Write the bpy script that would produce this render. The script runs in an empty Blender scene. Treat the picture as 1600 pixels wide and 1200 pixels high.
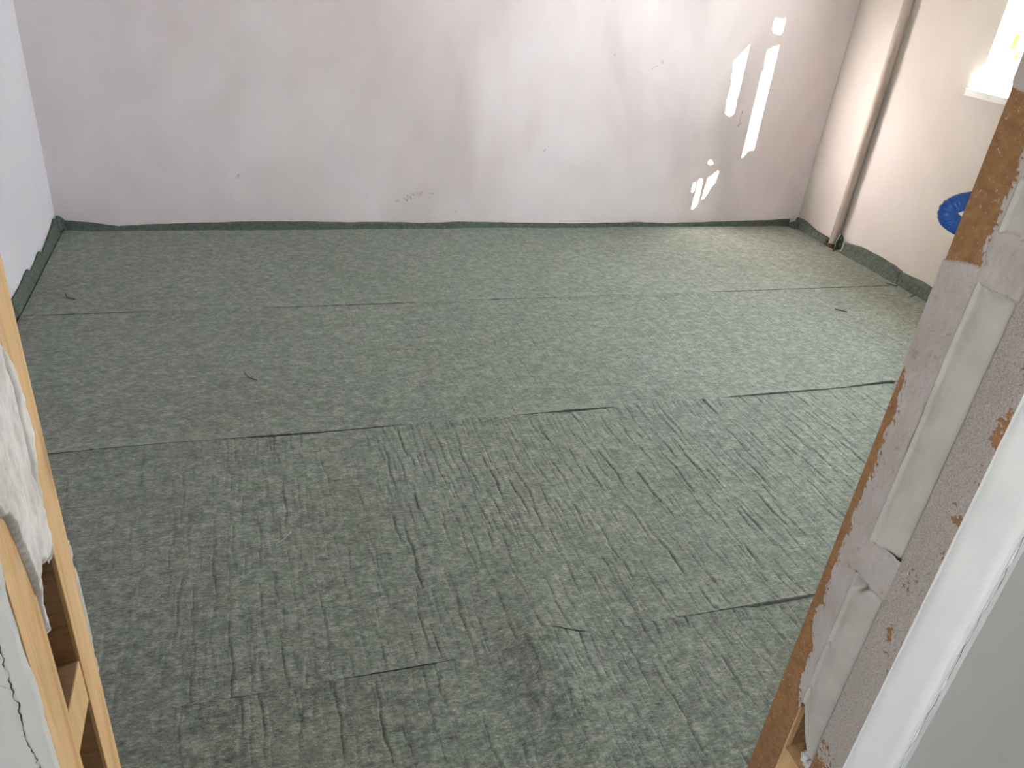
import bpy, bmesh, math, random
import numpy as np
from mathutils import Vector, Matrix

random.seed(7)
SC = bpy.context.scene
COL = SC.collection

# ------------------------------------------------------------------ camera
cam_d = bpy.data.cameras.new('camera')
cam = bpy.data.objects.new('camera', cam_d)
COL.objects.link(cam)
R_ = Vector((0.9496, -0.2983, 0.0973)); W_ = Vector((0.3060, 0.8160, -0.4903))
W_.normalize(); R_ = (R_ - W_ * R_.dot(W_)).normalized(); U_ = R_.cross(W_)
cam.matrix_world = Matrix(((R_.x, U_.x, -W_.x, 0.0), (R_.y, U_.y, -W_.y, 0.0), (R_.z, U_.z, -W_.z, 1.4545), (0, 0, 0, 1)))
cam_d.sensor_width = 36.0
cam_d.lens = 27.57
cam_d.clip_start = 0.02
SC.camera = cam

# ------------------------------------------------------------------ sky, sun, exposure
SUN_DX, SUN_TAN = 0.46, 0.51           # sun direction: +0.46 x for every -1 y, slope 0.51 upwards
hl = math.hypot(SUN_DX, 1.0)
S_DIR = Vector((SUN_DX, -1.0, hl * SUN_TAN)).normalized()
world = bpy.data.worlds.new('sky'); SC.world = world
world.use_nodes = True
wn = world.node_tree.nodes; wl = world.node_tree.links
bg = wn['Background']
tc = wn.new('ShaderNodeTexCoord'); sx = wn.new('ShaderNodeSeparateXYZ'); rp = wn.new('ShaderNodeValToRGB')
wl.new(tc.outputs['Generated'], sx.inputs[0]); wl.new(sx.outputs['Z'], rp.inputs['Fac'])
rp.color_ramp.elements[0].position = 0.0; rp.color_ramp.elements[0].color = (0.96, 0.96, 0.97, 1)     # bright hazy horizon
rp.color_ramp.elements[1].position = 0.8; rp.color_ramp.elements[1].color = (0.76, 0.84, 0.98, 1)     # paler blue overhead
wl.new(rp.outputs[0], bg.inputs['Color'])
bg.inputs['Strength'].default_value = 4.0
sun_d = bpy.data.lights.new('sun', 'SUN'); sun_d.energy = 50.0; sun_d.angle = math.radians(0.09)
sun_d.color = (1.0, 0.94, 0.87)
sun = bpy.data.objects.new('sun', sun_d); COL.objects.link(sun)
sun.rotation_euler = S_DIR.to_track_quat('Z', 'Y').to_euler()
sun.location = (6, -6, 6)
def portal(name, loc, rot, sx, sy):
    d = bpy.data.lights.new(name, 'AREA'); d.shape = 'RECTANGLE'; d.size = sx; d.size_y = sy
    d.cycles.is_portal = True
    o = bpy.data.objects.new(name, d); COL.objects.link(o); o.location = loc; o.rotation_euler = rot
portal('window_sky_portal', (3.66, 2.435, 1.62), (0, math.pi / 2, 0), 1.16, 1.47)
portal('hall_sky_portal', (-1.42, -1.225, 1.475), (0, -math.pi / 2, 0), .75, .55)
VS = SC.view_settings
VS.view_transform = 'Standard'; VS.look = 'None'; VS.gamma = 1.0; VS.use_curve_mapping = False
VS.exposure = 3.35

# ------------------------------------------------------------------ helpers
def tag(o, label=None, cat=None, group=None, kind=None):
    if label: o['label'] = label
    if cat: o['category'] = cat
    if group: o['group'] = group
    if kind: o['kind'] = kind
    return o
def link(name, me, mat, parent=None, smooth=False):
    o = bpy.data.objects.new(name, me); COL.objects.link(o)
    if mat: me.materials.append(mat)
    if parent: o.parent = parent
    if smooth:
        me.polygons.foreach_set('use_smooth', np.ones(len(me.polygons), bool))
    return o
def empty(name, loc=(0, 0, 0)):
    o = bpy.data.objects.new(name, None); COL.objects.link(o); o.location = loc; o.empty_display_size = 0.05
    return o
def boxes(name, bxs, mat, parent=None, bevel=0.0):
    bm = bmesh.new()
    for (x0, x1, y0, y1, z0, z1) in bxs:
        vs = [bm.verts.new((x, y, z)) for x in (x0, x1) for y in (y0, y1) for z in (z0, z1)]
        for q in ((0, 1, 3, 2), (4, 6, 7, 5), (0, 4, 5, 1), (2, 3, 7, 6), (0, 2, 6, 4), (1, 5, 7, 3)):
            bm.faces.new([vs[i] for i in q])
    bmesh.ops.recalc_face_normals(bm, faces=bm.faces[:])
    if bevel:
        bmesh.ops.bevel(bm, geom=bm.edges[:], offset=bevel, segments=2, affect='EDGES', profile=0.6)
    me = bpy.data.meshes.new(name); bm.to_mesh(me); bm.free()
    return link(name, me, mat, parent)
def grid_mesh(name, P, keep=None):
    """P: (n,m,3) array -> quad mesh; keep: (n-1,m-1) bool"""
    n, m = P.shape[:2]
    idx = np.arange(n * m).reshape(n, m)
    q = np.stack([idx[:-1, :-1], idx[1:, :-1], idx[1:, 1:], idx[:-1, 1:]], -1)
    q = q[keep] if keep is not None else q.reshape(-1, 4)
    used = np.unique(q); remap = np.full(n * m, -1); remap[used] = np.arange(len(used))
    V = P.reshape(-1, 3)[used].astype(np.float32); q = remap[q].astype(np.int32)
    me = bpy.data.meshes.new(name)
    me.vertices.add(len(V)); me.vertices.foreach_set('co', V.ravel())
    me.loops.add(q.size); me.loops.foreach_set('vertex_index', q.ravel())
    me.polygons.add(len(q)); me.polygons.foreach_set('loop_start', np.arange(0, q.size, 4, dtype=np.int32))
    me.update(calc_edges=True); me.validate()
    return me
_T = np.random.RandomState(3).rand(512, 512)
def vn(x, y, s=0):
    x = np.asarray(x, float) + 17.3 * s + 1000; y = np.asarray(y, float) + 9.7 * s + 1000
    xi = np.floor(x).astype(int); yi = np.floor(y).astype(int); fx = x - xi; fy = y - yi
    fx = fx * fx * (3 - 2 * fx); fy = fy * fy * (3 - 2 * fy)
    g = lambda a, b: _T[a % 512, b % 512]
    return (g(xi, yi) * (1 - fx) + g(xi + 1, yi) * fx) * (1 - fy) + (g(xi, yi + 1) * (1 - fx) + g(xi + 1, yi + 1) * fx) * fy
def fbm(x, y, s=0, o=3):
    return sum(vn(x * 2 ** k, y * 2 ** k, s + k) / 2 ** k for k in range(o)) / sum(1 / 2 ** k for k in range(o))
def sstep(a, b, x):
    t = np.clip((x - a) / (b - a), 0, 1); return t * t * (3 - 2 * t)
def tube(name, pts, rad, mat, parent=None, seg=8, ringed=None, caps=True):
    """sweep a round section along pts; rad a number or list"""
    pts = [Vector(p) for p in pts]; n = len(pts)
    if not hasattr(rad, '__len__'): rad = [rad] * n
    bm = bmesh.new(); rings = []
    t = (pts[1] - pts[0]).normalized(); up = Vector((0, 0, 1)) if abs(t.z) < 0.9 else Vector((1, 0, 0))
    nx = t.cross(up).normalized()
    for i, p in enumerate(pts):
        t = (pts[min(i + 1, n - 1)] - pts[max(i - 1, 0)]).normalized()
        nx = (nx - t * nx.dot(t)).normalized(); ny = t.cross(nx)
        rings.append([bm.verts.new(p + (nx * math.cos(a) + ny * math.sin(a)) * rad[i]) for a in [2 * math.pi * k / seg for k in range(seg)]])
    for a, b in zip(rings, rings[1:]):
        for k in range(seg): bm.faces.new((a[k], a[(k + 1) % seg], b[(k + 1) % seg], b[k]))
    if caps: bm.faces.new(rings[0][::-1]); bm.faces.new(rings[-1])
    bmesh.ops.recalc_face_normals(bm, faces=bm.faces[:])
    me = bpy.data.meshes.new(name); bm.to_mesh(me); bm.free()
    return link(name, me, mat, parent, smooth=True)
def poly_prism(name, pts2, to3, depth, mat, parent=None):
    """pts2 outline; to3(a,b,d)->xyz; extruded 0..depth"""
    bm = bmesh.new()
    A = [bm.verts.new(to3(a, b, 0)) for a, b in pts2]; B = [bm.verts.new(to3(a, b, depth)) for a, b in pts2]
    bm.faces.new(A); bm.faces.new(B[::-1]); n = len(A)
    for i in range(n): bm.faces.new((A[i], B[i], B[(i + 1) % n], A[(i + 1) % n]))
    bmesh.ops.recalc_face_normals(bm, faces=bm.faces[:])
    me = bpy.data.meshes.new(name); bm.to_mesh(me); bm.free()
    return link(name, me, mat, parent)

# ------------------------------------------------------------------ materials
class NT:
    def __init__(s, name):
        s.m = bpy.data.materials.new(name); s.m.use_nodes = True
        s.t = s.m.node_tree; s.b = s.t.nodes['Principled BSDF']
        s.co = s.t.nodes.new('ShaderNodeTexCoord').outputs['Object']
    def n(s, typ, ins=None, **kw):
        d = s.t.nodes.new(typ)
        for k, v in kw.items(): setattr(d, k, v)
        for k, v in (ins or {}).items():
            if hasattr(v, 'is_linked') or isinstance(v, bpy.types.NodeSocket): s.t.links.new(v, d.inputs[k])
            else: d.inputs[k].default_value = v
        return d
    def map(s, scale, loc=(0, 0, 0), rot=(0, 0, 0)):
        return s.n('ShaderNodeMapping', {'Vector': s.co, 'Scale': scale, 'Location': loc, 'Rotation': rot}).outputs[0]
    def noise(s, scale, detail=4, rough=0.55, vec=None, dist=0.0):
        return s.n('ShaderNodeTexNoise', {'Vector': vec if vec is not None else s.co, 'Scale': scale, 'Detail': detail, 'Roughness': rough, 'Distortion': dist}).outputs[0]
    def ramp(s, fac, stops):
        r = s.n('ShaderNodeValToRGB', {'Fac': fac}); e = r.color_ramp.elements
        while len(e) < len(stops): e.new(0.5)
        for el, (p, c) in zip(e, stops):
            el.position = p; el.color = (*c, 1) if len(c) == 3 else c
        return r.outputs[0]
    def mixc(s, fac, a, b, mode='MIX'):
        d = s.n('ShaderNodeMix', data_type='RGBA', blend_type=mode)
        for k, v in ((0, fac), (6, a), (7, b)):
            if isinstance(v, bpy.types.NodeSocket): s.t.links.new(v, d.inputs[k])
            else: d.inputs[k].default_value = v if k == 0 else ((*v, 1) if len(v) == 3 else v)
        return d.outputs[2]
    def math(s, op, a, b=0.0):
        d = s.n('ShaderNodeMath', operation=op)
        for k, v in ((0, a), (1, b)):
            if isinstance(v, bpy.types.NodeSocket): s.t.links.new(v, d.inputs[k])
            else: d.inputs[k].default_value = v
        return d.outputs[0]
    def out(s, col=None, rough=0.8, bump=None, bstr=0.3, bdist=0.002, **kw):
        if isinstance(col, bpy.types.NodeSocket): s.t.links.new(col, s.b.inputs['Base Color'])
        elif col: s.b.inputs['Base Color'].default_value = (*col, 1)
        s.b.inputs['Roughness'].default_value = rough
        if bump is not None:
            bn = s.n('ShaderNodeBump', {'Strength': bstr, 'Distance': bdist, 'Height': bump})
            s.t.links.new(bn.outputs[0], s.b.inputs['Normal'])
        for k, v in kw.items(): s.b.inputs[k.replace('_', ' ')].default_value = v
        return s.m
def flat(name, col, rough=0.7, **kw):
    return NT(name).out(col, rough, **kw)

def plaster_wall(name, a, b, c, axis):
    """smooth finish plaster with cloudy drying stains; axis = horizontal axis of the wall"""
    t = NT(name)
    sc = (1.0, 1.0, 0.55)
    v = t.map(sc)
    n1 = t.noise(1.5, 3, 0.5, v, 0.4); n2 = t.noise(4.5, 3, 0.5, t.map((1, 1, .7), (3, 1, 7)), 0.3)
    col = t.ramp(n1, [(0.34, a), (0.5, b), (0.66, c)])
    col = t.mixc(t.math('MULTIPLY', t.ramp(n2, [(0.4, (0, 0, 0)), (0.7, (1, 1, 1))]), 0.35), col, a)
    fine = t.noise(55, 3, 0.6)
    b1 = t.math('ADD', t.math('MULTIPLY', t.noise(9, 3, 0.5), 1.0), t.math('MULTIPLY', fine, 0.08))
    return t.out(col, 0.75, b1, 0.25, 0.004, Specular_IOR_Level=0.3)

M = {}
M['plaster_back'] = plaster_wall('pink_plaster', (0.61, 0.54, 0.57), (0.73, 0.66, 0.70), (0.77, 0.71, 0.76), 0)
M['plaster_left'] = plaster_wall('sky_tinted_plaster', (0.62, 0.60, 0.655), (0.66, 0.645, 0.705), (0.69, 0.675, 0.735), 1)  # lilac cast of the skylight painted into the plaster colour
M['plaster_right'] = plaster_wall('bounce_tinted_plaster', (0.58, 0.525, 0.485), (0.63, 0.58, 0.545), (0.65, 0.60, 0.57), 1)  # same plaster as the far wall, warmth of bounced light painted in
M['ceiling'] = plaster_wall('ceiling_plaster', (0.70, 0.69, 0.68), (0.74, 0.73, 0.72), (0.76, 0.75, 0.74), 0)
M['hall'] = plaster_wall('grey_plaster', (0.50, 0.50, 0.49), (0.55, 0.55, 0.54), (0.58, 0.575, 0.565), 0)
t = NT('white_plaster')
M['white'] = t.out(t.ramp(t.noise(14, 3), [(0.35, (0.76, 0.77, 0.775)), (0.65, (0.81, 0.815, 0.82))]), 0.6, t.noise(40, 3), 0.2, 0.002)
t = NT('concrete')
M['concrete'] = t.out(t.ramp(t.noise(20, 6), [(0.3, (0.10, 0.10, 0.09)), (0.7, (0.2, 0.195, 0.18))]), 0.9, t.noise(60, 4), 0.4, 0.003)

def felt(name, k=1.0):
    t = NT(name)
    big = t.noise(1.6, 3, 0.5)
    mott = t.noise(42, 6, 0.78, t.map((0.75, 1, 1)))
    fib = t.noise(170, 4, 0.75, t.map((0.42, 1, 1), (1, 2, 3), (0, 0, 0.15)))
    f2 = t.noise(420, 2, 0.6)
    val = t.math('ADD', t.math('MULTIPLY', mott, 0.45), t.math('ADD', t.math('MULTIPLY', fib, 0.35), t.math('MULTIPLY', f2, 0.20)))
    col = t.ramp(val, [(0.375, (0.056 * k, 0.063 * k, 0.054 * k)), (0.5, (0.154 * k, 0.169 * k, 0.147 * k)), (0.62, (0.312 * k, 0.330 * k, 0.288 * k))])
    col = t.mixc(t.math('MULTIPLY', t.ramp(big, [(0.4, (0, 0, 0)), (0.65, (1, 1, 1))]), 0.4), col, (0.93, 0.92, 0.84), 'MULTIPLY')
    fl = t.n('ShaderNodeTexVoronoi', {'Vector': t.map((1, 1, 1)), 'Scale': 62.0, 'Randomness': 1.0}).outputs['Distance']
    spot = t.math('MULTIPLY', t.ramp(fl, [(0.03, (1, 1, 1)), (0.075, (0, 0, 0))]), t.ramp(t.noise(11, 2), [(0.5, (0, 0, 0)), (0.62, (1, 1, 1))]))
    col = t.mixc(t.math('MULTIPLY', spot, 0.8), col, (0.5, 0.51, 0.48))
    h = t.math('ADD', t.math('MULTIPLY', mott, 0.7), t.math('ADD', t.math('MULTIPLY', fib, 0.7), t.math('MULTIPLY', f2, 0.25)))
    m = t.out(col, 0.95, h, 0.75, 0.004, Specular_IOR_Level=0.15)
    t.b.inputs['Sheen Weight'].default_value = 0.25; t.b.inputs['Sheen Roughness'].default_value = 0.5
    t.b.inputs['Sheen Tint'].default_value = (0.85, 0.88, 0.8, 1)
    return m
M['felt'] = felt('green_felt')
t = NT('green_felt_edge')
nn = t.noise(70, 4, 0.65)
M['felt_edge'] = t.out(t.ramp(nn, [(0.3, (0.066, 0.080, 0.068)), (0.7, (0.145, 0.168, 0.144))]), 0.95, nn, 0.8, 0.004, Specular_IOR_Level=0.15)

def wood(name, a, b, c, grain=(30, 30, 2.0), knots=True):
    t = NT(name)
    v = t.map(grain)
    w = t.noise(2.2, 5, 0.6, v, 0.9)
    col = t.ramp(w, [(0.3, a), (0.52, b), (0.72, c)])
    if knots:
        k = t.n('ShaderNodeTexVoronoi', {'Vector': t.map((9, 9, 4)), 'Scale': 1.0}).outputs['Distance']
        col = t.mixc(t.math('MULTIPLY', t.ramp(k, [(0.05, (1, 1, 1)), (0.17, (0, 0, 0))]), 0.5), col, (0.20, 0.08, 0.03))
    dirt = t.ramp(t.noise(28, 4, 0.7), [(0.6, (0, 0, 0)), (0.72, (1, 1, 1))])
    col = t.mixc(t.math('MULTIPLY', dirt, 0.35), col, (0.42, 0.36, 0.32))
    return t.out(col, 0.7, w, 0.3, 0.002)
M['pine'] = wood('pine', (0.47, 0.27, 0.115), (0.60, 0.385, 0.19), (0.66, 0.45, 0.25))
M['pine_dark'] = wood('pine_sawn_and_shade', (0.22, 0.12, 0.06), (0.33, 0.19, 0.10), (0.40, 0.24, 0.13), (12, 30, 40), False)
def board(name):
    t = NT(name)
    n = t.noise(90, 5, 0.7); n2 = t.noise(12, 3)
    col = t.ramp(n, [(0.3, (0.20, 0.095, 0.036)), (0.55, (0.30, 0.150, 0.062)), (0.75, (0.38, 0.205, 0.095))])
    col = t.mixc(t.math('MULTIPLY', n2, 0.4), col, (0.26, 0.14, 0.065))
    d = t.ramp(t.noise(240, 3, 0.7), [(0.62, (0, 0, 0)), (0.68, (1, 1, 1))])
    col = t.mixc(t.math('MULTIPLY', d, 0.5), col, (0.55, 0.5, 0.45))
    return t.out(col, 0.85, n, 0.3, 0.0015)
M['fibreboard'] = board('brown_fibreboard')
t = NT('plaster_coat')
nn = t.noise(160, 4, 0.6); n3 = t.noise(18, 4)
cc = t.ramp(n3, [(0.35, (0.40, 0.355, 0.33)), (0.65, (0.47, 0.425, 0.41))])
pit = t.ramp(t.noise(70, 3, 0.6), [(0.63, (0, 0, 0)), (0.70, (1, 1, 1))])
cc = t.mixc(t.math('MULTIPLY', pit, 0.6), cc, (0.30, 0.23, 0.18))
M['coat'] = t.out(cc, 0.85, nn, 0.6, 0.0015)
t = NT('plaster_coat_rough')
nn = t.noise(520, 4, 0.75)
cc = t.ramp(nn, [(0.36, (0.34, 0.275, 0.235)), (0.5, (0.45, 0.40, 0.37)), (0.64, (0.53, 0.49, 0.46))])
M['coat_rough'] = t.out(cc, 0.9, nn, 0.9, 0.002)
t = NT('plaster_fill')
M['fill'] = t.out(t.ramp(t.noise(22, 4), [(0.35, (0.41, 0.385, 0.355)), (0.65, (0.48, 0.455, 0.425))]), 0.55, t.noise(45, 4), 0.25, 0.002)
t = NT('plaster_lump')
M['lump'] = t.out(t.ramp(t.noise(26, 4), [(0.32, (0.52, 0.49, 0.48)), (0.6, (0.66, 0.63, 0.63))]), 0.8, t.noise(60, 4), 0.3, 0.002)
M['crack'] = flat('dark_crack', (0.045, 0.04, 0.038), 0.95)
M['cavity'] = flat('cavity_shade', (0.035, 0.028, 0.024), 0.95)
t = NT('red_brick_backing')
M['brick'] = t.out(t.ramp(t.noise(60, 4), [(0.3, (0.11, 0.04, 0.025)), (0.7, (0.20, 0.075, 0.045))]), 0.9, t.noise(90, 3), 0.5, 0.002)
M['pvc'] = flat('white_window_plastic', (0.82, 0.82, 0.81), 0.35)
M['sill'] = flat('white_sill', (0.80, 0.79, 0.77), 0.4)
M['foam'] = flat('yellow_foam', (0.78, 0.55, 0.07), 0.9)
t = NT('window_glass')
g = t.n('ShaderNodeBsdfTransparent', {'Color': (0.96, 0.98, 0.97, 1)}); gl = t.n('ShaderNodeBsdfGlossy', {'Roughness': 0.02})
mx = t.n('ShaderNodeMixShader', {0: 0.06, 1: g.outputs[0], 2: gl.outputs[0]})
t.t.links.new(mx.outputs[0], t.t.nodes['Material Output'].inputs['Surface']); M['glass'] = t.m
M['blue'] = flat('blue_conduit_plastic', (0.012, 0.085, 0.36), 0.38)
t = NT('pipe_paint')
M['pipe'] = t.out(t.ramp(t.noise(12, 3), [(0.3, (0.34, 0.285, 0.25)), (0.7, (0.40, 0.335, 0.295))]), 0.55, t.noise(50, 2), 0.15, 0.002)
M['dark_brown'] = flat('rust_and_gap_shade', (0.10, 0.055, 0.035), 0.9)
M['wire_dark'] = flat('dark_offcut', (0.055, 0.058, 0.05), 0.7)
M['wire_grey'] = flat('grey_offcut', (0.30, 0.32, 0.30), 0.5)
t = NT('grass_ground')
M['ground'] = t.out(t.ramp(t.noise(6, 5), [(0.3, (0.10, 0.12, 0.05)), (0.7, (0.22, 0.21, 0.12))]), 0.95)
t = NT('leaf'); M['leaf'] = t.out(t.ramp(t.noise(9, 2), [(0.3, (0.05, 0.11, 0.025)), (0.7, (0.14, 0.20, 0.045))]), 0.6)
M['bark'] = flat('bark', (0.11, 0.08, 0.055), 0.95)
M['render_out'] = flat('outside_render', (0.55, 0.52, 0.46), 0.9)

# ------------------------------------------------------------------ room shell
XL, XR, YB, ZC = -0.89, 3.43, 4.18, 2.55
WY0, WY1, WZ0, WZ1 = 1.70, 3.17, 1.04, 2.20
JL, JR = -0.167, 0.693
st = dict(kind='structure')
tag(boxes('floor', [(-1.45, 3.73, -1.6, 4.48, -0.12, 0.0)], M['concrete']), 'grey concrete subfloor under the felt', None, **st)
tag(boxes('ceiling', [(-1.45, 3.73, -1.75, 4.48, ZC, ZC + 0.15)], M['ceiling']), 'plain white plaster ceiling', None, **st)
wb = tag(boxes('wall_back', [(XL - 0.3, XR + 0.3, YB, YB + 0.3, 0, ZC)], M['plaster_back']), 'pinkish plastered far wall with cloudy stains', None, **st)
tag(boxes('wall_left', [(XL - 0.3, XL, 0.605, YB, 0, ZC)], M['plaster_left']), 'pale plastered wall on the left, lilac from painted-in skylight', None, **st)
wr = tag(boxes('wall_right', [(XR, XR + 0.26, -1.75, WY0, 0, ZC), (XR, XR + 0.26, WY1, YB, 0, ZC), (XR, XR + 0.26, WY0, WY1, 0, WZ0 - 0.03), (XR, XR + 0.26, WY0, WY1, WZ1, ZC)], M['plaster_right']), 'plastered wall with the window, beige from painted-in bounce light', None, **st)
# wall with the doorway: two skins and a solid core on each side, a head above
wfl = tag(boxes('wall_front', [(XL - 0.3, JL - 0.05, 0.455, 0.605, 0, ZC), (JR + 0.05, XR, 0.46, 0.602, 0, ZC), (JL - 0.05, JR + 0.05, 0.455, 0.602, 2.06, ZC)], M['hall']),
          'wall holding the doorway opening', None, **st)
boxes('room_plaster', [(XL, JL - 0.03, 0.605, 0.609, 0, ZC), (JR + 0.03, XR, 0.602, 0.606, 0, ZC)], M['plaster_right'], wfl)
# hall-side skins with irregular edges beside the studs
def ragged_skin(name, xe, sgn, xfar, y0, y1, mat, amp, seed):
    zs = np.arange(0, 2.06, 0.006)
    xs = xe + sgn * amp * (fbm(zs * 22, zs * 0 + seed, seed, 4) - 0.35) * 2
    pts = [(xfar, 0.0), (xfar, 2.06)] + [(float(x), float(z)) for x, z in zip(xs[::-1], zs[::-1])]
    return poly_prism(name, pts, lambda a, b, d: (a, y0 + d, b), y1 - y0, mat, wfl)
ragged_skin('hall_plaster', JL, -1, XL - 0.3, 0.447, 0.456, M['hall'], 0.0028, 4)
boxes('hall_plaster', [(JR + 0.012, XR, 0.399, 0.46, 0, ZC)], M['hall'], wfl)
# smooth white reveal on the right jamb
zs = np.linspace(0, 2.06, 420); ys = np.linspace(0, 1, 9)
Z, T = np.meshgrid(zs, ys, indexing='ij')
y_in = 0.461 + 0.0025 * (fbm(Z * 40, Z * 0, 5, 3) - 0.5) * 2
y_out = 0.3985 + 0.002 * (fbm(Z * 55, Z * 0, 9, 3) - 0.5) * 2
Y = y_in * (1 - T) + y_out * T
X = JR - 0.0035 - 0.0012 * (fbm(Z * 14, Y * 40, 2) - 0.5) + 0.005 * sstep(0.86, 1.0, T) ** 2 + 0.004 * (T < 0.01)
link('plaster_reveal', grid_mesh('plaster_reveal', np.stack([X, Y, Z], -1)), M['white'], wfl, True)
boxes('plaster_reveal_core', [(JR - 0.0015, JR + 0.012, 0.3995, 0.4600, 0, 2.06)], M['white'], wfl)

def crack(name, P, wid, nrm, parent, seed):
    """thin jagged ribbon lying on a wall face"""
    rnd = random.Random(seed); fine = []
    for a, b in zip(P, P[1:]):
        for k in range(10):
            f = k / 10; fine.append(Vector(a).lerp(Vector(b), f))
    nrm = Vector(nrm); bm = bmesh.new(); prev = None
    for i, p in enumerate(fine):
        d = (fine[min(i + 1, len(fine) - 1)] - fine[max(i - 1, 0)]).normalized(); s = d.cross(nrm).normalized()
        c = p + s * rnd.uniform(-1, 1) * wid * 1.3 + nrm * 0.0003; w = wid * rnd.choice((0.15, 0.4, 0.7, 1.0)) * 0.5
        cur = (bm.verts.new(c - s * w), bm.verts.new(c + s * w))
        if prev: bm.faces.new((prev[0], prev[1], cur[1], cur[0]))
        prev = cur
    me = bpy.data.meshes.new(name); bm.to_mesh(me); bm.free()
    return link(name, me, M['crack'], parent)
crack('crack', [(-0.1795, 0.447, 1.03), (-0.1785, 0.447, 0.987), (-0.1785, 0.447, 0.947), (-0.1795, 0.447, 0.904), (-0.177, 0.447, 0.87)], 0.0011, (0, -1, 0), wfl, 3)
crack('crack', [(-0.1785, 0.447, 0.965), (-0.186, 0.447, 0.972), (-0.192, 0.447, 0.968)], 0.0004, (0, -1, 0), wfl, 8)
crack('crack', [(JR + 0.0005, 0.3988, 1.05), (JR + 0.002, 0.3988, 0.95), (JR + 0.0005, 0.3988, 0.85), (JR + 0.0015, 0.3988, 0.7), (JR, 0.3988, 0.55)], 0.0012, (0, -1, 0), wfl, 5)
# hall behind the camera; daylight opening on its left added as fill
tag(boxes('wall_hall_back', [(-1.45, XR, -1.75, -1.6, 0, ZC)], M['hall']), 'plain grey wall at the back of the hall', None, **st)
tag(boxes('wall_hall_left', [(-1.45, -1.35, -1.6, -1.5, 0, ZC), (-1.45, -1.35, -0.95, 0.455, 0, ZC), (-1.45, -1.35, -1.5, -0.95, 0, 1.1), (-1.45, -1.35, -1.5, -0.95, 1.85, ZC)], M['hall']), 'grey hall wall with an unseen opening added for fill daylight', None, **st)
tag(boxes('wall_hall_right', [(1.9, 2.0, -1.6, 0.399, 0, ZC)], M['hall']), 'plain grey wall on the right of the hall', None, **st)

# marks on the far wall
def scuff(P, wid, seed, mat='scuff'):
    return crack('scuff_mark', P, wid, (0, -1, 0), wb, seed)
M['scuff'] = flat('grey_scuff', (0.30, 0.26, 0.255), 0.9)
def mark(x, z, dx, dz, w, seed):
    o = crack('scuff_mark', [(x - dx, YB, z - dz), (x, YB, z + w * .5), (x + dx, YB, z + dz)], w, (0, -1, 0), wb, seed)
    o.data.materials[0] = M['scuff']
for i, a in enumerate([(0.787, 0.158, .012, .006, .008), (0.853, 0.180, .03, .012, .014), (0.908, 0.200, .018, .004, .012), (0.974, 0.199, .012, .003, .006),
                       (1.111, 0.101, .006, .008, .01), (-0.032, 0.283, .004, .012, .008), (2.239, 0.95, .006, .006, .008), (1.947, 0.97, .006, .005, .006), (2.2, 0.92, .02, .012, .004)]):
    mark(*a, 20 + i)
crack('scuff_mark', [(1.600, YB, 0.458), (1.603, YB, 0.451), (1.608, YB, 0.446)], 0.008, (0, -1, 0), wb, 40)
crack('scuff_mark', [(2.826, YB, 0.712), (2.820, YB, 0.665), (2.822, YB, 0.640)], 0.005, (0, -1, 0), wb, 41)
crack('scuff_mark', [(2.818, YB, 0.640), (2.822, YB, 0.632), (2.828, YB, 0.628)], 0.012, (0, -1, 0), wb, 42)

# ------------------------------------------------------------------ window
FX = 3.56
win = tag(empty('window_1', (FX, 2.555, WZ0)), 'white window in a deep sunlit reveal above a sill', None, **st)
def wpart(name, bx, mat, bevel=0.004, par=None):
    o = boxes(name, bx, mat, None, bevel); p = par or win
    o.parent = p; o.matrix_parent_inverse = Matrix.Translation(win.location).inverted(); return o
a, b = WY0, WY1
for bx in ((FX, FX + .07, a, a + .055, WZ0, WZ1), (FX, FX + .07, b - .055, b, WZ0, WZ1), (FX, FX + .07, a + .055, b - .055, WZ0, WZ0 + .055), (FX, FX + .07, a + .055, b - .055, WZ1 - .055, WZ1), (FX, FX + .07, 2.52, 2.58, WZ0 + .055, WZ1 - .055)):
    wpart('window_frame', [bx], M['pvc'])
for y0, y1 in ((a + .055, 2.52), (2.58, b - .055)):
    z0, z1 = WZ0 + .055, WZ1 - .055
    s = wpart('sash', [(FX - .012, FX + .055, y0, y0 + .035, z0, z1), (FX - .012, FX + .055, y1 - .035, y1, z0, z1), (FX - .012, FX + .055, y0 + .035, y1 - .035, z0, z0 + .045), (FX - .012, FX + .055, y0 + .035, y1 - .035, z1 - .045, z1)], M['pvc'], 0.003)
    wpart('pane', [(FX + .02, FX + .026, y0 + .03, y1 - .03, z0 + .04, z1 - .04)], M['glass'], 0)
wpart('window_sill', [(3.388, FX, WY0, WY1, WZ0 - .03, WZ0), (3.388, XR, WY1 - .001, WY1 + .022, WZ0 - .03, WZ0), (3.388, XR, WY0 - .022, WY0 + .001, WZ0 - .03, WZ0)], M['sill'], 0)
for k, (zc, h, yo) in enumerate(((1.262, .035, .0), (1.195, .028, -.035), (1.55, .05, 0), (1.8, .06, 0))):
    bm = bmesh.new(); bmesh.ops.create_icosphere(bm, subdivisions=3, radius=1.0)
    for v in bm.verts:
        f = 1 + 0.35 * math.sin(v.co.z * 7 + k) * math.sin(v.co.x * 5 + v.co.y * 6 + k); v.co = Vector((v.co.x * .011 * f, v.co.y * .009 * f, v.co.z * h * f)) + Vector((FX - .003, WY1 - .004 + yo, zc))
    me = bpy.data.meshes.new('foam_bead'); bm.to_mesh(me); bm.free()
    o = link('foam_bead', me, M['foam'], win, True); o.matrix_parent_inverse = Matrix.Translation(win.location).inverted()

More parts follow.
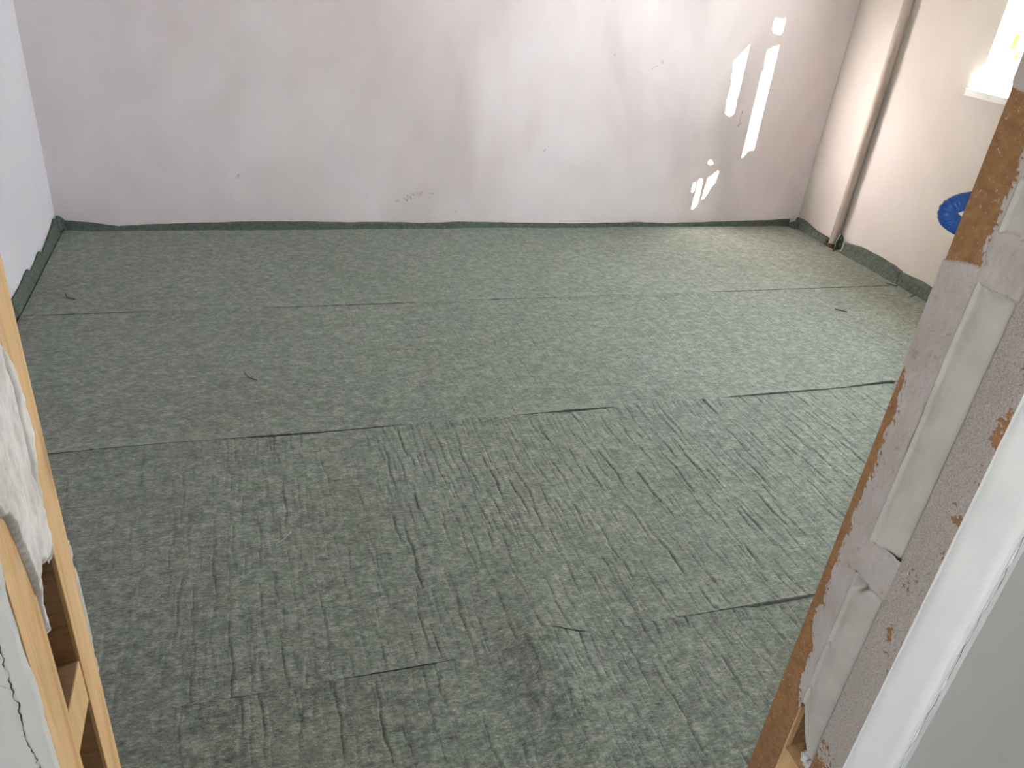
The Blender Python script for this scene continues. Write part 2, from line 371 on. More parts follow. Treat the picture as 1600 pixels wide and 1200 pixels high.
# ------------------------------------------------------------------ felt underlay laid in four runs
SE = [3.170, 2.188, 1.197]
def slit(x, segs):
    g = np.full_like(x, 0.0018)
    for (x0, x1, w) in segs:
        m = (x0 + x1) / 2; hw = (x1 - x0) / 2; g = np.maximum(g, w * np.clip(1 - ((x - m) / hw) ** 2, 0, 1) ** 0.6)
    return g
def wedge(x, x0, x1, w): return w * np.clip((x - x0) / (x1 - x0), 0, 1) * (x < x1 + .02)
G = [lambda x: slit(x, [(-.9, -.80, .006), (-.72, -.60, .003), (-.55, -.2, .007), (.4, .8, .004), (1.55, 1.85, .014), (2.25, 2.42, .005), (2.9, 3.1, .004), (3.22, 3.40, .010), (.95, 1.3, .003)]),
     lambda x: np.maximum(slit(x, [(-.85, -.42, .010), (-.05, .19, .009), (.3, .45, .005), (.98, 1.24, .009)]), wedge(x, 2.25, 2.5, .020) + wedge(x, 2.5, 3.4, .012)),
     lambda x: slit(x, [(.08, .42, .006), (.62, .72, .008), (.95, 1.05, .003), (-.15, -.05, .003)])]
def seam_y(i, x):
    return SE[i] + 0.010 * (fbm(x * 1.7, x * 0 + i, 30 + i, 3) - .5) + (0.014 * sstep(2.0, 2.6, x) if i == 1 else 0) + (0.022 * np.exp(-((x - .60) / .07) ** 2) if i == 2 else 0)
def creases(xs, Xg, Yg, y0, y1, k):
    """many short, nearly straight folds across the run: a sharp groove with a soft ridge beside it"""
    rs = np.random.RandomState(100 + k); Z = np.zeros_like(Xg)
    for rep, (spc, am) in enumerate(((.052, 1.0), (.034, .6), (.022, .32))):
        x = xs[0]
        while x < xs[-1]:
            x += spc * rs.uniform(.5, 1.5); y = y0 - rs.uniform(0, .25)
            while y < y1:
                ln = rs.uniform(.07, .36); xc = x + rs.uniform(-.3, .3) * spc; sl = rs.normal(-.02, .035); ph = rs.uniform(0, 6.28); A = am * rs.uniform(.35, 1.0)
                i0, i1 = np.searchsorted(xs, [xc - .05, xc + .05])
                if i1 > i0 + 2:
                    X_, Y_ = Xg[i0:i1], Yg[i0:i1]; t = (Y_ - y) / ln
                    env = np.clip(1 - (2 * t - 1) ** 4, 0, 1) * ((t > 0) & (t < 1))
                    dx = X_ - (xc + sl * (Y_ - y) + .0035 * np.sin(Y_ * 38 + ph) + .0016 * np.sin(Y_ * 110 + 2 * ph))
                    Z[i0:i1] += A * env * (-np.exp(-np.abs(dx) / .0019) + .42 * np.exp(-((dx - .009) / .0075) ** 2))
                y += ln + rs.uniform(.0, .14)
    return Z
def felt_run(k, name, label, ylo, yhi, cr, lift):
    nx, ny = 2600, 64
    xs = np.linspace(XL + .030, XR - .048, nx)
    tv = np.linspace(0, 1, ny)
    Xg, Tg = np.meshgrid(xs, tv, indexing='ij')
    lo = ylo(xs)[:, None]; hi = yhi(xs)[:, None]
    Yg = lo + (hi - lo) * Tg
    wt = cr * (0.5 + 0.5 * sstep(-0.5, 1.2, Xg))
    Zg = 0.0095 + 0.0043 * wt * creases(xs, Xg, Yg, float(lo.min()), float(hi.max()), k) + 0.0035 * (fbm(Xg * 5, Yg * 2.2, 40 + k) - .5) + 0.0016 * (fbm(Xg * 24, Yg * 16, 44 + k) - .5)
    # loose bulge running across the near runs
    xc = 0.60 + 0.22 * (Yg - 1.2) * (Yg > 1.2) - 0.05 * (1.2 - Yg) * (Yg < 1.2)
    Zg += 0.036 * np.exp(-((Xg - xc) / np.where(Xg < xc, .085, .10)) ** 2) * np.exp(-((Yg - 1.12) / .26) ** 2)
    Zg += 0.008 * np.exp(-((Xg - xc - .32) / .12) ** 2) * np.exp(-((Yg - 1.05) / .35) ** 2)
    Zg += 0.010 * np.exp(-((Xg - 1.35) / .12) ** 2) * np.exp(-((Yg - 2.14) / .10) ** 2) * (k == 2)
    # slightly lifted run edges
    Zg += lift * (0.0055 * np.exp(-((Yg - hi) / .025) ** 2) * sstep(.48, .62, vn(Xg * 2.2, 0 * Xg, 50 + k)) + (0.0028 + 0.004 * sstep(.5, .7, vn(Xg * 2.2, 0 * Xg, 55 + k))) * np.exp(-((Yg - lo) / .022) ** 2))
    Zg = np.maximum(Zg, 0.003)
    P = np.stack([Xg, Yg, Zg], -1)
    # side edges down to the subfloor, split from the top so the cut edge stays crisp
    def drop(Q): Q = Q.copy(); Q[..., 2] = .0005; return Q
    P = np.concatenate([drop(P[:1]), P[:1], P, P[-1:], drop(P[-1:])], 0)
    P = np.concatenate([drop(P[:, :1]), P[:, :1], P, P[:, -1:], drop(P[:, -1:])], 1)
    keep = np.ones((P.shape[0] - 1, P.shape[1] - 1), bool)
    keep[1] = keep[-2] = False; keep[:, 1] = keep[:, -2] = False
    o = link(name, grid_mesh(name, P, keep), M['felt'], None, True)
    tag(o, label, 'felt underlay', 'runs of felt underlay on the floor')
c_ = lambda v: (lambda x: np.full_like(x, v))
felt_run(0, 'felt_underlay', 'grey-green felt underlay run laid along the pinkish far wall', lambda x: seam_y(0, x) + G[0](x) / 2, c_(YB - .030), .24, .6)
felt_run(1, 'felt_underlay', 'grey-green felt underlay run, second from the far wall', lambda x: seam_y(1, x) + G[1](x) / 2, lambda x: seam_y(0, x) - G[0](x) / 2, .38, 1)
felt_run(2, 'felt_underlay', 'wide creased grey-green felt underlay run, third from the far wall', lambda x: seam_y(2, x) + G[2](x) / 2, lambda x: seam_y(1, x) - G[1](x) / 2, 1.0, 1)
felt_run(3, 'felt_underlay', 'nearest grey-green felt underlay run, inside the doorway with a raised bulge', c_(.612), lambda x: seam_y(2, x) - G[2](x) / 2, 1.0, 1)

# ------------------------------------------------------------------ felt edge strips turned up against the walls
def edge_strip(label, along, wall, sgn, pts, seed, foot=0.026, th=0.010, endlift=(0, 0)):
    """along: 'x' or 'y' coordinate that runs with the wall; wall: its plane; sgn: direction into the room; pts: (s, top height)"""
    s0, s1 = pts[0][0], pts[-1][0]
    n = max(8, int(abs(s1 - s0) / 0.012))
    ss = np.linspace(s0, s1, n)
    order = np.argsort([p[0] for p in pts]); ps = np.array(pts)[order]
    top = np.interp(ss, ps[:, 0], ps[:, 1]) + 0.0045 * (fbm(ss * 14, ss * 0, seed, 3) - .5)
    prof = [(1.10, .10), (1.0, .16), (.78, .34), (.66, .62), (.62, .90), (.52, 1.0), (.30, 1.02), (.08, .96), (.05, .05)]
    P = np.zeros((n, len(prof), 3))
    off = foot * (1 + .35 * (vn(ss * 9, ss * 0, seed + 3) - .5))
    for j, (o_, z_) in enumerate(prof):
        oo = np.maximum(off * o_ + (0.006 * (vn(ss * 30, ss * 0 + j, seed + 7) - .5) if 0 < j < 6 else 0), .0015)
        zz = np.maximum(z_ * top, .004)
        if j == 0: zz = np.full(n, .003)
        w = wall + sgn * oo
        P[:, j] = np.stack([ss, w, zz], -1) if along == 'x' else np.stack([w, ss, zz], -1)
    c0 = P[:1].copy(); c0[:] = P[:1].mean(1, keepdims=True); c1 = P[-1:].copy(); c1[:] = P[-1:].mean(1, keepdims=True)
    me = grid_mesh('felt_edge_strip', np.concatenate([c0, P, c1], 0))
    o = link('felt_edge_strip', me, M['felt_edge'], None, True)
    tag(o, label, 'felt strip', 'felt edge strips along the walls')
    return o
k = .006
edge_strip('short felt edge strip sloping down beside the left end of the far wall', 'x', YB, -1, [(-.855, .052 + k), (-.715, .036 + k), (-.6065, .018 + k)], 1)
edge_strip('longest felt edge strip, running along the middle of the far wall', 'x', YB, -1, [(-.606, .020 + k), (-.424, .031 + k), (-.273, .035 + k), (.04, .042 + k), (.284, .042 + k), (.468, .035 + k), (.71, .037 + k), (.925, .03 + k), (1.146, .037 + k), (1.453, .03 + k), (1.856, .023 + k), (2.278, .03 + k), (2.4575, .022 + k)], 2)
edge_strip('felt edge strip on the far wall below the sun patches', 'x', YB, -1, [(2.458, .022 + k), (2.545, .024 + k), (2.957, .034 + k), (3.36, .045 + k)], 3)
edge_strip('felt edge strip on the right wall between far corner and pipe', 'y', XR, -1, [(4.165, .066), (4.092, .072), (3.966, .048), (3.83, .045)], 4, .042)
edge_strip('felt edge strip on the right wall just past the pipe', 'y', XR, -1, [(3.675, .070), (3.557, .090), (3.365, .093), (3.258, .087), (3.204, .078)], 5, .040)
edge_strip('felt edge strip on the right wall vanishing behind the doorway jamb', 'y', XR, -1, [(3.203, .073), (3.048, .080), (2.97, .074), (2.6, .07), (2.0, .075)], 6, .036)
edge_strip('felt edge strip on the left wall nearest the far corner', 'y', XL, 1, [(4.11, .085), (4.04, .066), (3.9, .052), (3.7315, .036)], 7, .024)
edge_strip('felt edge strip on the left wall, second from far corner', 'y', XL, 1, [(3.73, .066), (3.62, .052), (3.4915, .048)], 8, .024)
edge_strip('felt edge strip on the left wall, third from far corner', 'y', XL, 1, [(3.49, .076), (3.35, .064), (3.1815, .066)], 9, .024)
edge_strip('felt edge strip on the left wall half hidden by the timber jamb', 'y', XL, 1, [(3.18, .080), (3.05, .066), (2.7, .06), (2.0, .06)], 10, .024)
# folded corner pieces
def fold_piece(name, label, P, th, mat, cat='felt strip', group=None):
    """a bent flap: list of (x,y,z) bottom edge points with heights -> thick sheet"""
    bm = bmesh.new(); rows = []
    n = len(P)
    for i, (x, y, z0, z1) in enumerate(P):
        ax, ay = P[min(i + 1, n - 1)][0] - P[max(i - 1, 0)][0], P[min(i + 1, n - 1)][1] - P[max(i - 1, 0)][1]
        l = math.hypot(ax, ay) or 1; nx_, ny_ = -ay / l * th / 2, ax / l * th / 2
        rows.append([bm.verts.new((x + nx_ * s, y + ny_ * s, z)) for s, z in ((1, z0), (1.3, (z0 + z1) / 2), (.8, z1 - .001), (-.8, z1), (-1.2, (z0 + z1) / 2), (-1, z0))])
    for a_, b_ in zip(rows, rows[1:]):
        for j in range(6): bm.faces.new((a_[j], a_[(j + 1) % 6], b_[(j + 1) % 6], b_[j]))
    bm.faces.new(rows[0]); bm.faces.new(rows[-1][::-1])
    bmesh.ops.recalc_face_normals(bm, faces=bm.faces[:])
    bmesh.ops.subdivide_edges(bm, edges=bm.edges[:], cuts=1, use_grid_fill=True, smooth=0.1)
    me = bpy.data.meshes.new(name); bm.to_mesh(me); bm.free()
    return tag(link(name, me, mat, None, True), label, cat, group)
fold_piece('felt_flap', 'upright felt flap folded into the far left corner', [(-.874, 4.118, .008, .082), (-.874, 4.15, .008, .088), (-.866, 4.165, .008, .08), (-.85, 4.168, .008, .062)], .012, M['felt_edge'])
fold_piece('felt_flap', 'curled felt flap bunched in the far right corner', [(3.345, 4.140, .012, .042), (3.355, 4.120, .012, .054), (3.365, 4.106, .012, .058), (3.372, 4.090, .012, .056)], .016, M['felt_edge'])
fold_piece('felt_flap', 'upright felt flap sticking out beside the pipe foot', [(3.352, 3.690, .012, .040), (3.366, 3.704, .012, .082), (3.386, 3.712, .012, .112), (3.404, 3.716, .012, .104), (3.420, 3.714, .012, .080)], .007, M['felt_edge'])

# small trimmings lying on the felt
Zt = 0.0155
def trimming(label, pts, r, mat):
    P = [Vector((x, y, z)) for x, y, z in pts]; f = []
    for i in range(len(P) - 1):
        for q in range(4): f.append(P[i].lerp(P[i + 1], q / 4))
    f.append(P[-1])
    f = [(f[max(i - 1, 0)] + f[i] * 2 + f[min(i + 1, len(f) - 1)]) / 4 for i in range(len(f))]
    o = tube('felt_trimming', f, r, M[mat], None, 6); tag(o, label, 'trimming'); return o
trimming('tiny curved dark trimming on the felt near the left wall', [(-.731, 3.36, Zt + .004), (-.722, 3.325, Zt), (-.688, 3.308, Zt)], .0026, 'wire_dark')
trimming('curved dark trimming on the felt, second run, left of centre', [(-.050, 2.606, Zt + .004), (-.035, 2.568, Zt), (-.006, 2.545, Zt)], .0022, 'wire_dark')
trimming('slender pale grey trimming on the creased third run', [(.008, 1.658, Zt), (.033, 1.676, Zt), (.055, 1.703, Zt + .003)], .0016, 'wire_grey')
trimming('straight dark trimming lying alone in the bright part of the felt', [(2.752, 2.900, Zt), (2.776, 2.881, Zt + .001), (2.800, 2.862, Zt)], .0030, 'wire_dark')
trimming('dark sliver of felt by the right edge strip, farther one', [(3.325, 3.195, Zt), (3.335, 3.165, Zt + .002), (3.352, 3.150, Zt), (3.37, 3.15, Zt + .006)], .0035, 'wire_dark')
trimming('dark sliver of felt by the right edge strip, nearer one', [(3.325, 3.006, Zt), (3.352, 3.012, Zt + .004), (3.385, 3.03, Zt + .004)], .0038, 'wire_dark')

# ------------------------------------------------------------------ riser pipe on the right wall
PX, PY = 3.402, 3.768
pipe = tag(empty('riser_pipe', (PX, PY, 0)), 'beige painted vertical pipe standing against the right wall', 'pipe')
zz = np.linspace(0.0, ZC, 60)
tube('pipe', [(0.0015 * math.sin(z * 5), 0.0015 * math.cos(z * 4), z) for z in zz], [0.0265 + .0006 * math.sin(z * 37) for z in zz], M['pipe'], pipe, 24)
tube('foot_gap_shade', [(0, 0, .001), (0, 0, .012), (0, 0, .03), (0, 0, .036)], [.0275, .0275, .0272, .027], M['dark_brown'], pipe, 20)  # dark sleeve painting in the shaded gap round the pipe foot
for z in (1.75, 2.35):
    boxes('pipe_clip', [(-.004, XR - PX, -.036, .036, z, z + .02)], M['dark_brown'], pipe, .003)

# ------------------------------------------------------------------ stud frames beside the doorway
def heightfield(name, ylim, zlim, res, xf, mask, mat, parent):
    ny = max(3, int((ylim[1] - ylim[0]) / res[0])); nz = int((zlim[1] - zlim[0]) / res[1])
    Y, Z = np.meshgrid(np.linspace(*ylim, ny), np.linspace(*zlim, nz), indexing='ij')
    m = mask(Y, Z); X = xf(Y, Z, m)
    cell = (m[:-1, :-1] + m[1:, :-1] + m[1:, 1:] + m[:-1, 1:]) / 4 > 0
    return link(name, grid_mesh(name, np.stack([X, Y, Z], -1), cell), mat, parent, True)

# left frame: bare pine
fl = tag(empty('stud_frame', (0, 0, 0)), 'bare pine stud frame end on the left of the doorway, half plastered', 'stud frame')
DEP = 0.042
boxes('stud', [(JL - DEP, JL, .5605, .6045, 0, 2.05)], M['pine'], fl, .0012)
boxes('stud', [(JL - DEP, JL - .0005, .4565, .5035, 0, 2.05)], M['pine'], fl, .0012)
for z in (.045, .43, .812, 1.30, 1.70):
    boxes('noggin', [(JL - DEP, JL - .001, .5036, .5604, z, z + .052)], M['pine'], fl, .001)
    boxes('sawn_face', [(JL - DEP + .001, JL - .0022, .5045, .5595, z + .0522, z + .0528)], M['pine_dark'], fl)
boxes('inner_face_shade', [(JL - DEP + .001, JL - .003, .5597, .5603, .02, 2.04)], M['pine_dark'], fl)  # darker pine skin, shade on the stud's cavity side painted in
boxes('back_panel', [(JL - DEP - .004, JL - DEP, .457, .604, 0, 2.05)], M['cavity'], fl)  # near-black sheet, the cavity's shade put into its colour
# plaster lump over the upper cavity
ny_, nz_ = 70, 300
def lump_mask(Y, Z):
    lo = .998 + .010 * (fbm(Y * 130, Z * 0, 11, 3) - .5) + .016 * sstep(.54, .515, Y) * sstep(.50, .52, Y) + np.where(Y < .5, (.5 - Y) * 1.6 + .055 * sstep(.505, .485, Y), 0)
    lo = np.where((Y > .5045) & (Y < .5095), .948 + (np.abs(Y - .507) * 6), lo)
    lo = lo - .014 * np.exp(-((Y - .556) / .004) ** 2)
    hi_y = np.interp(Z, [.98, 1.0, 1.03, 1.07, 1.10, 1.13, 1.16, 1.19, 1.23, 1.3], [.560, .5625, .5615, .563, .571, .5745, .571, .557, .540, .530]) + .004 * (fbm(Z * 60, Y * 0, 12, 3) - .5)
    hi_z = 1.27 + .03 * (fbm(Y * 40, Z * 0, 13, 3) - .5)
    d = np.minimum(np.minimum(Z - lo, hi_y - Y), hi_z - Z)
    return np.clip(d, 0, 1)
def lump_x(Y, Z, m):
    e = sstep(0, .007, m)
    h = (.0016 + .006 * (fbm(Y * 26, Z * 12, 14) - .25)) * sstep(.97, 1.02, Z) + .003 * (fbm(Y * 90, Z * 45, 15) - .5) + .0012 * (fbm(Y * 300, Z * 200, 17) - .5)
    groove = .0035 * np.exp(-((Y - (.552 - .14 * (1.16 - Z) ** 2 + .004 * (vn(Z * 40, 0 * Z, 16) - .5))) / .0018) ** 2) * sstep(1.05, 1.09, Z)
    return JL + .0004 - .004 * (1 - e) + e * (h - groove)
heightfield('plaster_lump', (.452, .580), (.925, 1.30), (.0014, .0016), lump_x, lump_mask, M['lump'], fl)

# thin plaster smears at the room edge of the left stud
def smear_mask(Y, Z):
    d = (Y - .6035) + .010 * (fbm(Z * 70, Y * 60, 18, 4) - .45) ; w = ((Z > .80) & (Z < .965)) | (Z > 1.9)
    return np.where(w, np.clip(d, 0, 1), 0)
heightfield('plaster_smear', (.594, .6044), (.78, 1.0), (.001, .002), lambda Y, Z, m: JL + .0002 + .0012 * sstep(0, .002, m), smear_mask, M['lump'], fl)

# right frame: fibreboard studs under a chipped plaster coat
fr = tag(empty('stud_frame', (0, 0, 0)), 'brown fibreboard stud frame end on the right of the doorway under chipped plaster', 'stud frame')
boxes('stud', [(JR, JR + .042, .5555, .602, 0, 2.05)], M['fibreboard'], fr, .0012)
boxes('stud', [(JR, JR + .042, .4605, .5045, 0, 2.05)], M['fibreboard'], fr, .0012)
for z in (.055, .420, .814, 1.204, 1.62):
    boxes('noggin', [(JR + .0005, JR + .042, .5046, .5554, z, z + .052)], M['pine'] if z < .5 else M['fibreboard'], fr, .001)
boxes('back_panel', [(JR + .042, JR + .046, .461, .601, 0, 2.05)], M['brick'], fr)
SL = [(.497, .814), (.866, 1.204), (1.256, 1.62)]
def coat_room(Y, Z):
    n = .012 * (fbm(Z * 45, Y * 45, 21, 4) - .5) + .004 * (fbm(Z * 260, Y * 260, 22, 2) - .5)
    # how far the bare brown edge reaches in from the room-side arris
    bare = np.interp(Z, [.30, .50, .545, .60, .66, .69, .715, .73, .75, .80, .86, .95, 1.03, 1.065, 1.085, 1.205, 1.218, 1.30, 1.37, 1.385, 1.5],
                        [.06, .055, .046, .030, .028, .012, .006, .018, .011, .013, .011, .011, .011, .006, -.01, -.01, .038, .038, .034, -.01, -.01])
    d = (.602 - Y) - bare + n
    strand = (vn(Z * 300, Y * 420, 23) > .60) & (np.abs(d) < .006)
    return np.where(strand, .0006, np.clip(d, 0, 1))
def coat_x(Y, Z, m):
    e = sstep(0, .0022, m)
    return JR + .0006 - .0022 * e - e * (.0016 * (fbm(Y * 60, Z * 25, 24) - .5) + .0008 * (fbm(Y * 300, Z * 300, 25, 2) - .5))
heightfield('plaster_coat', (.5552, .6028), (.30, 1.52), (.0011, .0013), coat_x, coat_room, M['coat'], fr)
def coat_hall(Y, Z):
    n = fbm(Z * 60, Y * 60, 26, 4) + .45 * (vn(Z * 420, Y * 420, 27) - .5)
    b = .62 * np.exp(-((Z - .500) / .048) ** 2) * sstep(.460, .475, Y) * 1.25 + .47 * sstep(.485, .462, Y) * np.exp(-((Z - 1.06) / .13) ** 2) + .75 * np.exp(-((Z - .782 - (Y - .482) * 1.2) / .013) ** 2 - ((Y - .481) / .009) ** 2)
    b = np.where(Z < .47, .8, b)
    d = .95 - n - b * .95
    return np.clip(d * .02, 0, 1)
heightfield('plaster_coat', (.4600, .5048), (.30, 1.52), (.0011, .0013), lambda Y, Z, m: JR + .0006 - .0018 * sstep(0, .002, m) - .0014 * (fbm(Y * 420, Z * 420, 28, 2) - .5), coat_hall, M['coat_rough'], fr)
for zr in (.814, 1.204):
    def rung_mask(Y, Z):
        n = .006 * (fbm(Y * 60, Z * 40, 29) - .5)
        return np.clip(np.minimum(Z - zr + .005 + n, zr + .056 - Z + n), 0, 1)
    heightfield('plaster_coat', (.5040, .5565), (zr - .02, zr + .09), (.0012, .0012), lambda Y, Z, m: JR + .0006 - .0026 * sstep(0, .004, m) - .0025 * (fbm(Y * 50, Z * 30, 31) - .4) * sstep(1.1, 1.2, Z) - .0007 * (fbm(Y * 200, Z * 60, 32) - .5), rung_mask, M['coat'], fr)
def fill_panel(z0, z1, kind):
    def mask(Y, Z):
        n = .0035 * (fbm(Y * 60, Z * 40, 33 + kind) - .5)
        lo = z0 + 0 * Y
        if kind == 0: lo = .497 + .056 * sstep(.520, .5545, Y) ** 1.0 + .022 * sstep(.512, .53, Y)
        d = np.minimum(np.minimum(Z - lo, z1 - Z) + n, np.minimum(.5562 - Y, Y - .5035))
        return np.clip(d, 0, 1) + 0
    def xf(Y, Z, m):
        t = np.clip((.5555 - Y) / .051, 0, 1)
        prof = -.0035 * np.sin(np.clip(t, 0, 1) * math.pi * .62 + .35) + .017 * t ** 2.4
        lip = -.0034 * np.exp(-((t - .05) / .05) ** 2)
        end = .006 * np.exp(-((Z - z1) / .008) ** 2) * (kind != 2) * sstep(.15, .5, t) + .001 * np.exp(-((Z - z0) / .01) ** 2)
        if kind == 0:   # open pocket curled into the upper corner
            end = end + .030 * np.exp(-((Y - .543 + (Z - .80) * .25) / .006) ** 2) * sstep(.785, .812, Z) - .003 * np.exp(-((Y - .551) / .003) ** 2) * sstep(.77, .80, Z)
        w = .0026 * (fbm(Y * 25, Z * 9, 36 + kind) - .5) + .0012 * (fbm(Y * 110, Z * 45, 39 + kind) - .5)
        nick = .004 * np.exp(-((Y - .5525) / .0025) ** 2) * (vn(Z * 70, 0 * Z, 42 + kind) > .72) * (kind != 1)
        return JR + .0015 + prof + lip + end + w + nick
    heightfield('plaster_fill', (.5025, .5575), (z0 - .004, z1 + .004), (.0010, .0018), xf, mask, M['fill'], fr)
for i, (z0, z1) in enumerate(SL): fill_panel(z0, z1 + .002, i)
# arris edge showing around the open pocket at the bottom
boxes('stud_edge', [(JR + .0002, JR + .010, .5530, .5556, .472, .560)], M['pine'], fr, .0008)
bm = bmesh.new()
for k in range(7):
    mtx = Matrix.Translation((JR + .012 + .004 * random.random(), .510 + .018 * random.random(), .478 + .012 * random.random()))
    bmesh.ops.create_icosphere(bm, subdivisions=2, radius=.006 + .003 * random.random(), matrix=mtx)
for v in bm.verts: v.co += Vector((random.uniform(-1, 1), random.uniform(-1, 1), random.uniform(-1, 1))) * .0012
me = bpy.data.meshes.new('plaster_crumbs'); bm.to_mesh(me); bm.free()
link('plaster_crumbs', me, M['lump'], fr)

# ------------------------------------------------------------------ blue corrugated conduit looping out of the room-side wall
ctrl = [(0.93, 0.6, 1.33), (0.875, 0.64, 1.29), (0.835, 0.665, 1.268), (0.7941, 0.676, 1.2504), (0.7794, 0.68, 1.2461), (0.768, 0.681, 1.2424), (0.7621, 0.682, 1.2372), (0.7621, 0.682, 1.2312), (0.7678, 0.682, 1.2251), (0.7769, 0.681, 1.2201), (0.7866, 0.68, 1.2158), (0.8007, 0.676, 1.2085), (0.85, 0.655, 1.165), (0.885, 0.635, 1.135), (0.91, 0.6, 1.115)]
def catmull(P, n):
    P = [Vector(p) for p in P]; P = [P[0] * 2 - P[1]] + P + [P[-1] * 2 - P[-2]]; out = []
    for i in range(1, len(P) - 2):
        for k in range(n):
            t = k / n; a, b, c, d = P[i - 1], P[i], P[i + 1], P[i + 2]
            out.append(.5 * ((2 * b) + (c - a) * t + (2 * a - 5 * b + 4 * c - d) * t * t + (3 * b - a - 3 * c + d) * t ** 3))
    return out + [P[-2]]
raw = catmull(ctrl, 40)
acc = [0.0]
for p, q in zip(raw, raw[1:]): acc.append(acc[-1] + (q - p).length)
step = .0033 / 5; pts = []; j = 0
for i in range(int(acc[-1] / step)):
    s = i * step
    while acc[j + 1] < s: j += 1
    pts.append(raw[j].lerp(raw[j + 1], (s - acc[j]) / max(1e-9, acc[j + 1] - acc[j])))
rad = [.0098 + .0006 * math.cos(2 * math.pi * i / 5) for i in range(len(pts))]
co = tube('corrugated_conduit', pts, rad, M['blue'], None, 28)
tag(co, 'bright blue corrugated conduit loop sticking out behind the right jamb', 'conduit')

# ------------------------------------------------------------------ outside: ground and an added tree, its gaps shaped to cut the sun patches
tag(boxes('ground', [(3.73, 45, -45, 45, -.62, -.5), (-45, -1.45, -45, 45, -.62, -.5)], M['ground']), 'grassy ground outside the house', None, kind='structure')
LIT = {
 'A': [(2.765, 1.151), (2.712, 1.101), (2.667, 1.038), (2.699, .965), (2.715, .862), (2.71, .784), (2.718, .691), (2.742, .681), (2.767, .703), (2.759, .793), (2.767, .829), (2.766, .986), (2.773, 1.122)],
 'B': [(2.980, 1.073), (2.899, 1.045), (2.897, .993), (2.914, .967), (2.889, .888), (2.889, .799), (2.882, .652), (2.892, .57), (2.902, .521), (2.886, .43), (2.87, .36), (3.0, .36), (3.0, .561), (3.0, .766), (3.0, .909)],
 'D': [(2.969, 1.181), (2.964, 1.155), (2.938, 1.142), (2.905, 1.151), (2.885, 1.175), (2.889, 1.202), (2.915, 1.214), (2.948, 1.206)],
 'C1': [(2.632, .309), (2.656, .300), (2.652, .120), (2.622, .115)], 'C2': [(2.755, .360), (2.690, .306), (2.680, .180), (2.702, .17), (2.715, .24), (2.744, .284)],
 'C3': [(2.597, .283), (2.609, .271), (2.608, .219), (2.598, .223)], 'D2': [(2.698, .405), (2.693, .392), (2.678, .391), (2.667, .404), (2.671, .418), (2.687, .418)],
 'reveal': [(2.985, .30), (3.15, .30), (3.15, 1.9), (2.985, 1.9)]}
def dist_out(u, v, P):
    """signed distance to polygon: negative inside"""
    P = np.array(P); x0, y0 = P[:, 0], P[:, 1]; x1, y1 = np.roll(x0, -1), np.roll(y0, -1)
    dx, dy = x1 - x0, y1 - y0
    t = np.clip(((u - x0) * dx + (v - y0) * dy) / (dx * dx + dy * dy), 0, 1)
    d = np.hypot(u - x0 - t * dx, v - y0 - t * dy).min()
    c = ((y0 > v) != (y1 > v)) & (u < (x1 - x0) * (v - y0) / (y1 - y0 + 1e-12) + x0)
    return -d if c.sum() % 2 else d
rs = np.random.RandomState(5)
TD = 7.6
SX = S_DIR.cross(Vector((0, 0, 1))).normalized(); SY = SX.cross(S_DIR).normalized()
bm_v, bm_f = [], []
def leaf(c, r, rot, tilt):
    a1 = SX * math.cos(rot) + SY * math.sin(rot); a2 = -SX * math.sin(rot) + SY * math.cos(rot)
    a2 = (a2 * math.cos(tilt) + S_DIR * math.sin(tilt))
    k = len(bm_v)
    for (p, q) in ((-1, 0), (-.45, .62), (.35, .60), (1, 0), (.35, -.60), (-.45, -.62)): bm_v.append(tuple(c + a1 * (p * r) + a2 * (q * r)))
    bm_f.extend([(k, k + 1, k + 2, k + 3), (k, k + 3, k + 4, k + 5)])
cen = Vector((2.8, YB, .75)) + S_DIR * TD
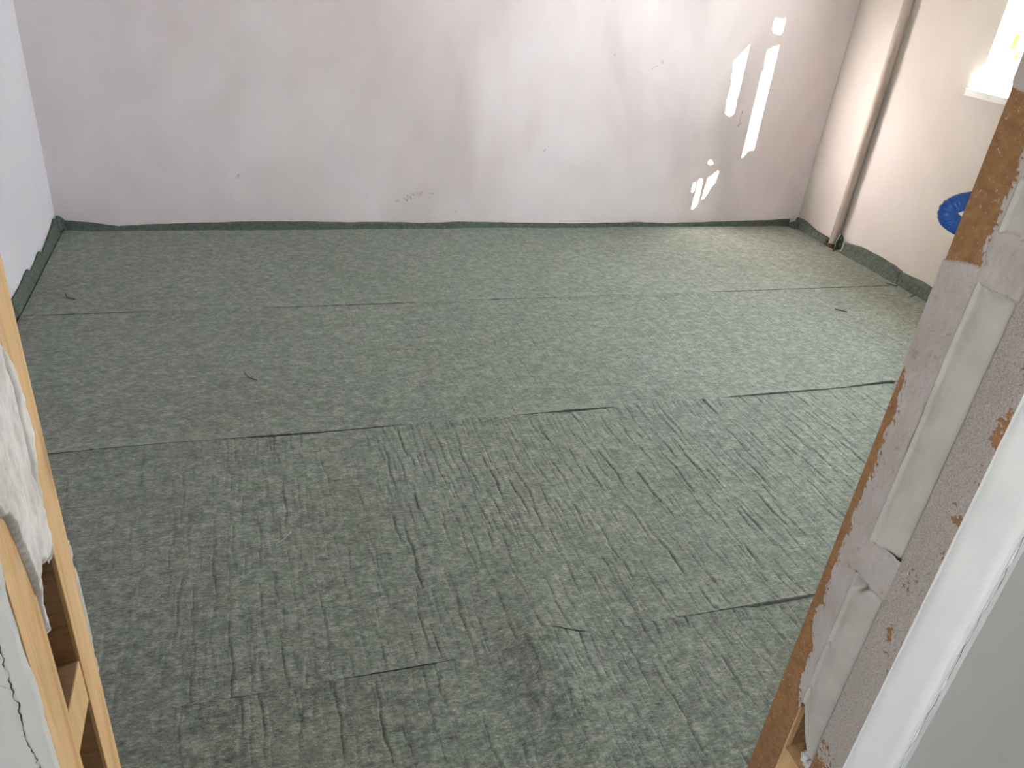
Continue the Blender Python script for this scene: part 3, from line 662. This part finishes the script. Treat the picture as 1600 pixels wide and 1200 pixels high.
# leaves over the window's share of the sunlight, gaps left where the light comes through
stp = .017
for u in np.arange(2.38, 3.32, stp):
    for v in np.arange(-.25, 1.75, stp):
        uu = u + rs.uniform(-.5, .5) * stp; vv = v + rs.uniform(-.5, .5) * stp
        d = min(dist_out(uu, vv, P) for P in LIT.values())
        if d < .004: continue
        for rep in range(2):
            r = min(d * 0.98, rs.uniform(.022, .045)); r = max(r, .006)
            leaf(Vector((uu, YB, vv)) + S_DIR * (TD + rs.uniform(-.45, .45)), r, rs.uniform(0, 6.28), rs.uniform(-.35, .35))
for u in np.arange(2.57, 2.78, .0055):     # small leaves between the lowest gaps
    for v in np.arange(.08, .45, .0055):
        d = min(dist_out(u, v, P) for P in LIT.values())
        if .001 < d < .02: leaf(Vector((u, YB, v)) + S_DIR * (TD + rs.uniform(-.3, .3)), .0075, rs.uniform(0, 6.28), rs.uniform(-.2, .2))
# the rest of the crown
for i in range(5200):
    p = Vector(rs.normal(0, 1, 3)); p.normalize(); rr = rs.uniform(.55, 1.0) ** .5
    c = Vector((cen.x + .15, cen.y, cen.z)) + Vector((p.x * 1.15 * rr, p.y * 1.15 * rr, p.z * 1.3 * rr))
    # keep clear of the gaps
    tt = (c.y - YB) / S_DIR.y; q = c - S_DIR * tt
    if 2.30 < q.x < 3.40 and -.4 < q.z < 1.9: continue
    leaf(c, rs.uniform(.03, .06), rs.uniform(0, 6.28), rs.uniform(-1.2, 1.2))
tree = tag(empty('sun_mask_tree', (cen.x + .2, cen.y, -.5)), 'leafy tree added outside, gaps shaped to cast the sun patches', 'tree')
me = bpy.data.meshes.new('foliage'); me.from_pydata(bm_v, [], bm_f); me.update()
fo = link('foliage', me, M['leaf'], tree); fo.matrix_parent_inverse = Matrix.Translation(tree.location).inverted(); fo['kind'] = 'stuff'
hgt = cen.z + .5
tube('trunk', [(.0, 0, 0), (.03, .02, hgt * .3), (-.02, .04, hgt * .55), (.25, .45, hgt * .75)], [.10, .085, .07, .045], M['bark'], tree, 12)
for k in range(5):
    an = k * 1.3; tube('branch', [(-.01, .04, hgt * .5), (.5 * math.cos(an) + .25, .4 * math.sin(an) + .75, hgt * .62), (.75 * math.cos(an) + .3, .5 * math.sin(an) + .8, hgt * .74)], [.035, .025, .012], M['bark'], tree, 8)
